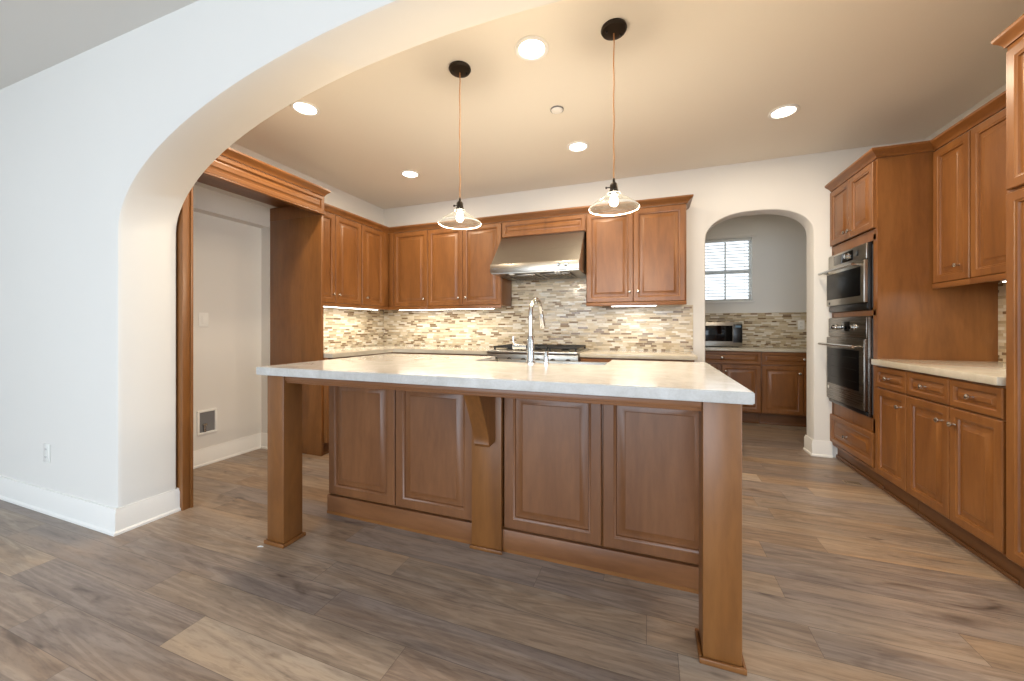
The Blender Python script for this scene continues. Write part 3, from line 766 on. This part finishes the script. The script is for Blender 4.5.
r = thing('valve_box', 'white recessed water valve box low in the refrigerator recess', 'valve box', (NX, 2.085, .355), 90)
bm = B()
for a in ((-.075, .075, -.10, -.082), (-.075, .075, .082, .10), (-.075, -.058, -.082, .082), (.058, .075, -.082, .082)): box(bm, a[0], a[1], -.012, -.0005, a[2], a[3], .003)
obj('flange', bm, M['plastic'], r)
bm = B(); box(bm, -.058, .058, -.0025, -.0008, -.082, .082); obj('back_plate', bm, M['grey'], r)
bm = B(); tube(bm, [(-.02, -.012, -.08), (-.02, -.012, -.01)], .009, 12); tube(bm, [(-.035, -.012, -.02), (-.005, -.012, -.02)], .007, 10); obj('valve', bm, M['nickel'], r)

r = thing('floor_register', 'small wood-toned floor vent beside the right base cabinets', 'floor vent', (1.42, 3.44, 0), 0)
bm = B(); box(bm, -.08, .02, -.035, .035, 0.0005, .004, .001); obj('frame', bm, plain('register_brown', (140, 122, 102), .5), r)
bm = B()
for j in range(6): box(bm, -.072+j*.0155, -.067+j*.0155, -.024, .024, .0042, .005)
obj('slot', bm, M['iron'], r)

# ------------------------------------------------------------------ ceiling: recessed lights, detector, pendants
cans = [(-.612, 2.0, 'recessed ceiling light nearest the big arch, between the two pendants'),
        (-2.274, 2.0, 'recessed ceiling light touching the big arch edge, above the refrigerator surround'),
        (-2.261, 3.22, 'recessed ceiling light near the back left corner of the kitchen'),
        (-.574, 3.22, 'recessed ceiling light in front of the steel hood'),
        (.899, 3.2, 'recessed ceiling light on the right, nearest the small arch')]
def can(x, y, label, zc=ZC, power=11, extra=False):
    r = thing('recessed_light', label, 'ceiling light', (x, y, zc), 0, 'recessed ceiling lights')
    bm = B(); lathe(bm, [(.070, -.001), (.092, -.001), (.094, -.005), (.088, -.010), (.074, -.009), (.070, -.004)], n=40, caps=False)
    obj('trim_ring', bm, M['trim'], r)
    bm = B(); lathe(bm, [(.001, -.0035), (.0695, -.0035), (.0695, -.0015), (.001, -.0015)], n=40); obj('lens', bm, M['can_lens'], r)
    d = bpy.data.lights.new('can_lamp', 'AREA'); d.shape = 'DISK'; d.size = .13; d.energy = power; d.color = WARM
    l = bpy.data.objects.new('can_lamp', d); COL.objects.link(l); l.location = (x, y, zc-.012)
    return r
for x, y, lb in cans: can(x, y, lb)
can(.95, 2.0, 'recessed ceiling light over the aisle, above the right wall cabinets')
can(1.0, 4.95, 'unseen recessed light added to light the pantry', power=1.5)  # out-of-view lamp, added as dim light for the pantry
r = thing('smoke_detector', 'small round white ceiling sprinkler cover between the pendants', 'ceiling cap', (-.615, 2.62, ZC))
bm = B(); lathe(bm, [(.040, -.0005), (.042, -.004), (.040, -.012), (.030, -.015), (.002, -.016)], n=32); obj('cap', bm, M['trim'], r)
bm = B(); lathe(bm, [(.0425, -.0005), (.046, -.0005), (.046, -.009), (.0425, -.009)], n=32, caps=False); obj('rim', bm, M['grey'], r)

def pendant(x, y, label, zs):
    r = thing('pendant_light', label, 'pendant light', (x, y, ZC), 0, 'pendants over the island')
    bm = B(); lathe(bm, [(.064, -.0005), (.066, -.010), (.060, -.020), (.040, -.026), (.012, -.028)], n=40); cn = obj('canopy', bm, M['bronze'], r)
    bm = B()
    for a in (0.6, 0.6+PI): lathe(bm, [(.006, -.0265), (.006, -.031), (.003, -.033)], Matrix.Translation((.04*math.cos(a), .04*math.sin(a), 0)), 12)
    obj('screw', bm, M['iron'], cn)
    zt = zs - ZC     # apex of the shade, local
    bm = B(); pts = [(0, 0, -.028)]; n = 14
    for i in range(1, n): pts.append((.0015*math.sin(i*1.7), .001*math.cos(i*2.1), -.028+(zt+.075+.028)*i/n))
    pts.append((0, 0, zt+.075)); tube(bm, pts, .0032, 8); obj('cord', bm, M['cord'], r)
    bm = B(); lathe(bm, [(.004, zt+.078), (.006, zt+.07), (.007, zt+.058), (.016, zt+.05), (.020, zt+.042), (.020, zt+.018), (.024, zt+.014), (.024, zt+.004), (.018, zt+.0)][::-1], n=28)
    so = obj('socket', bm, M['bronze'], r)
    bm = B(); tube(bm, [(-.020, 0, zt+.033), (-.036, 0, zt+.033)], .003, 8); tube(bm, [(-.035, 0, zt+.033), (-.042, 0, zt+.033)], [.006, .006], 10); obj('switch_key', bm, M['bronze'], so)
    bm = B()
    pr = [(.027, zt+.006), (.030, zt+.0), (.032, zt-.008), (.060, zt-.028), (.100, zt-.060), (.122, zt-.082), (.126, zt-.090), (.1235, zt-.0905), (.1195, zt-.083), (.098, zt-.0625), (.058, zt-.031), (.029, zt-.0105), (.026, zt-.001), (.025, zt+.005)]
    pr = [(q, zt+(h-zt)*.84 if h < zt else h) for q, h in pr]
    lathe(bm, pr+[pr[0]], n=56, caps=False); sh = obj('lamp_shade', bm, M['shade'], r)
    bm = B(); lathe(bm, [(.1262, zt-.0735), (.1285, zt-.0765), (.1262, zt-.0795), (.124, zt-.0765), (.1262, zt-.0735)], n=56, caps=False); obj('rim', bm, M['rim'], sh)
    bm = B(); lathe(bm, [(.0305, zt+.003), (.0335, zt), (.0315, zt-.004), (.0305, zt+.003)], n=32, caps=False); obj('fitter_rim', bm, M['rim'], sh)
    bm = B(); lathe(bm, [(.010, zt-.001), (.013, zt-.010), (.020, zt-.026), (.023, zt-.042), (.020, zt-.055), (.012, zt-.064), (.002, zt-.067)], n=24); obj('bulb', bm, M['bulb'], r)
    d = bpy.data.lights.new('bulb_lamp', 'POINT'); d.energy = 23; d.color = WARM; d.shadow_soft_size = .022
    l = bpy.data.objects.new('bulb_lamp', d); COL.objects.link(l); l.location = (x, y, zs-.10)
    return r
pendant(-1.06, 2.006, 'left glass cone pendant over the island', 1.832)
pendant(-.173, 2.009, 'right glass cone pendant over the island', 1.828)

# ------------------------------------------------------------------ under-cabinet lights
def under(label, x, y, z, rz, w, power):
    r = thing('under_cabinet_light', label, 'under-cabinet light', (x, y, z), rz, 'under-cabinet lights')
    bm = B(); box(bm, 0, w, 0, .045, -.022, .012, .003); obj('housing', bm, M['plastic'], r)
    bm = B(); box(bm, .01, w-.01, .004, .041, -.026, -.0225, .001); obj('lens', bm, M['strip'], r)
    a = area('under_cabinet_lamp', (0, 0, 0), (0, 0, 0), w-.03, .034, power, (1, .96, .88))
    a.parent = r; a.location = (w/2, .022, -.0275)
under('slim glowing light bar under the left wall cabinets', XU-.055, 2.66, ZB-.0125, 90, 1.0, 4.5)
under('slim glowing light bar under the back wall cabinets left of the hood', -2.85, YU+.05, ZB-.0125, 0, 1.25, 4.5)
under('slim glowing light bar under the two-door cabinet right of the hood', -.36, YU+.04, ZB-.0125, 0, .43, 1.6)
under('slim glowing light bar under the right wall cabinets', 1.86, 2.95, RB-.0125, -90, .5, 2)

bm = B(); tube(bm, [(-1.905, 1.385, .004), (-1.893, 1.392, .006), (-1.878, 1.398, .004)], [.0015, .0035, .002], 6)
tag(obj('wood_splinter', bm, M['vinyl']), 'tiny pale splinter on the floor at the foot of the left island leg', 'splinter')
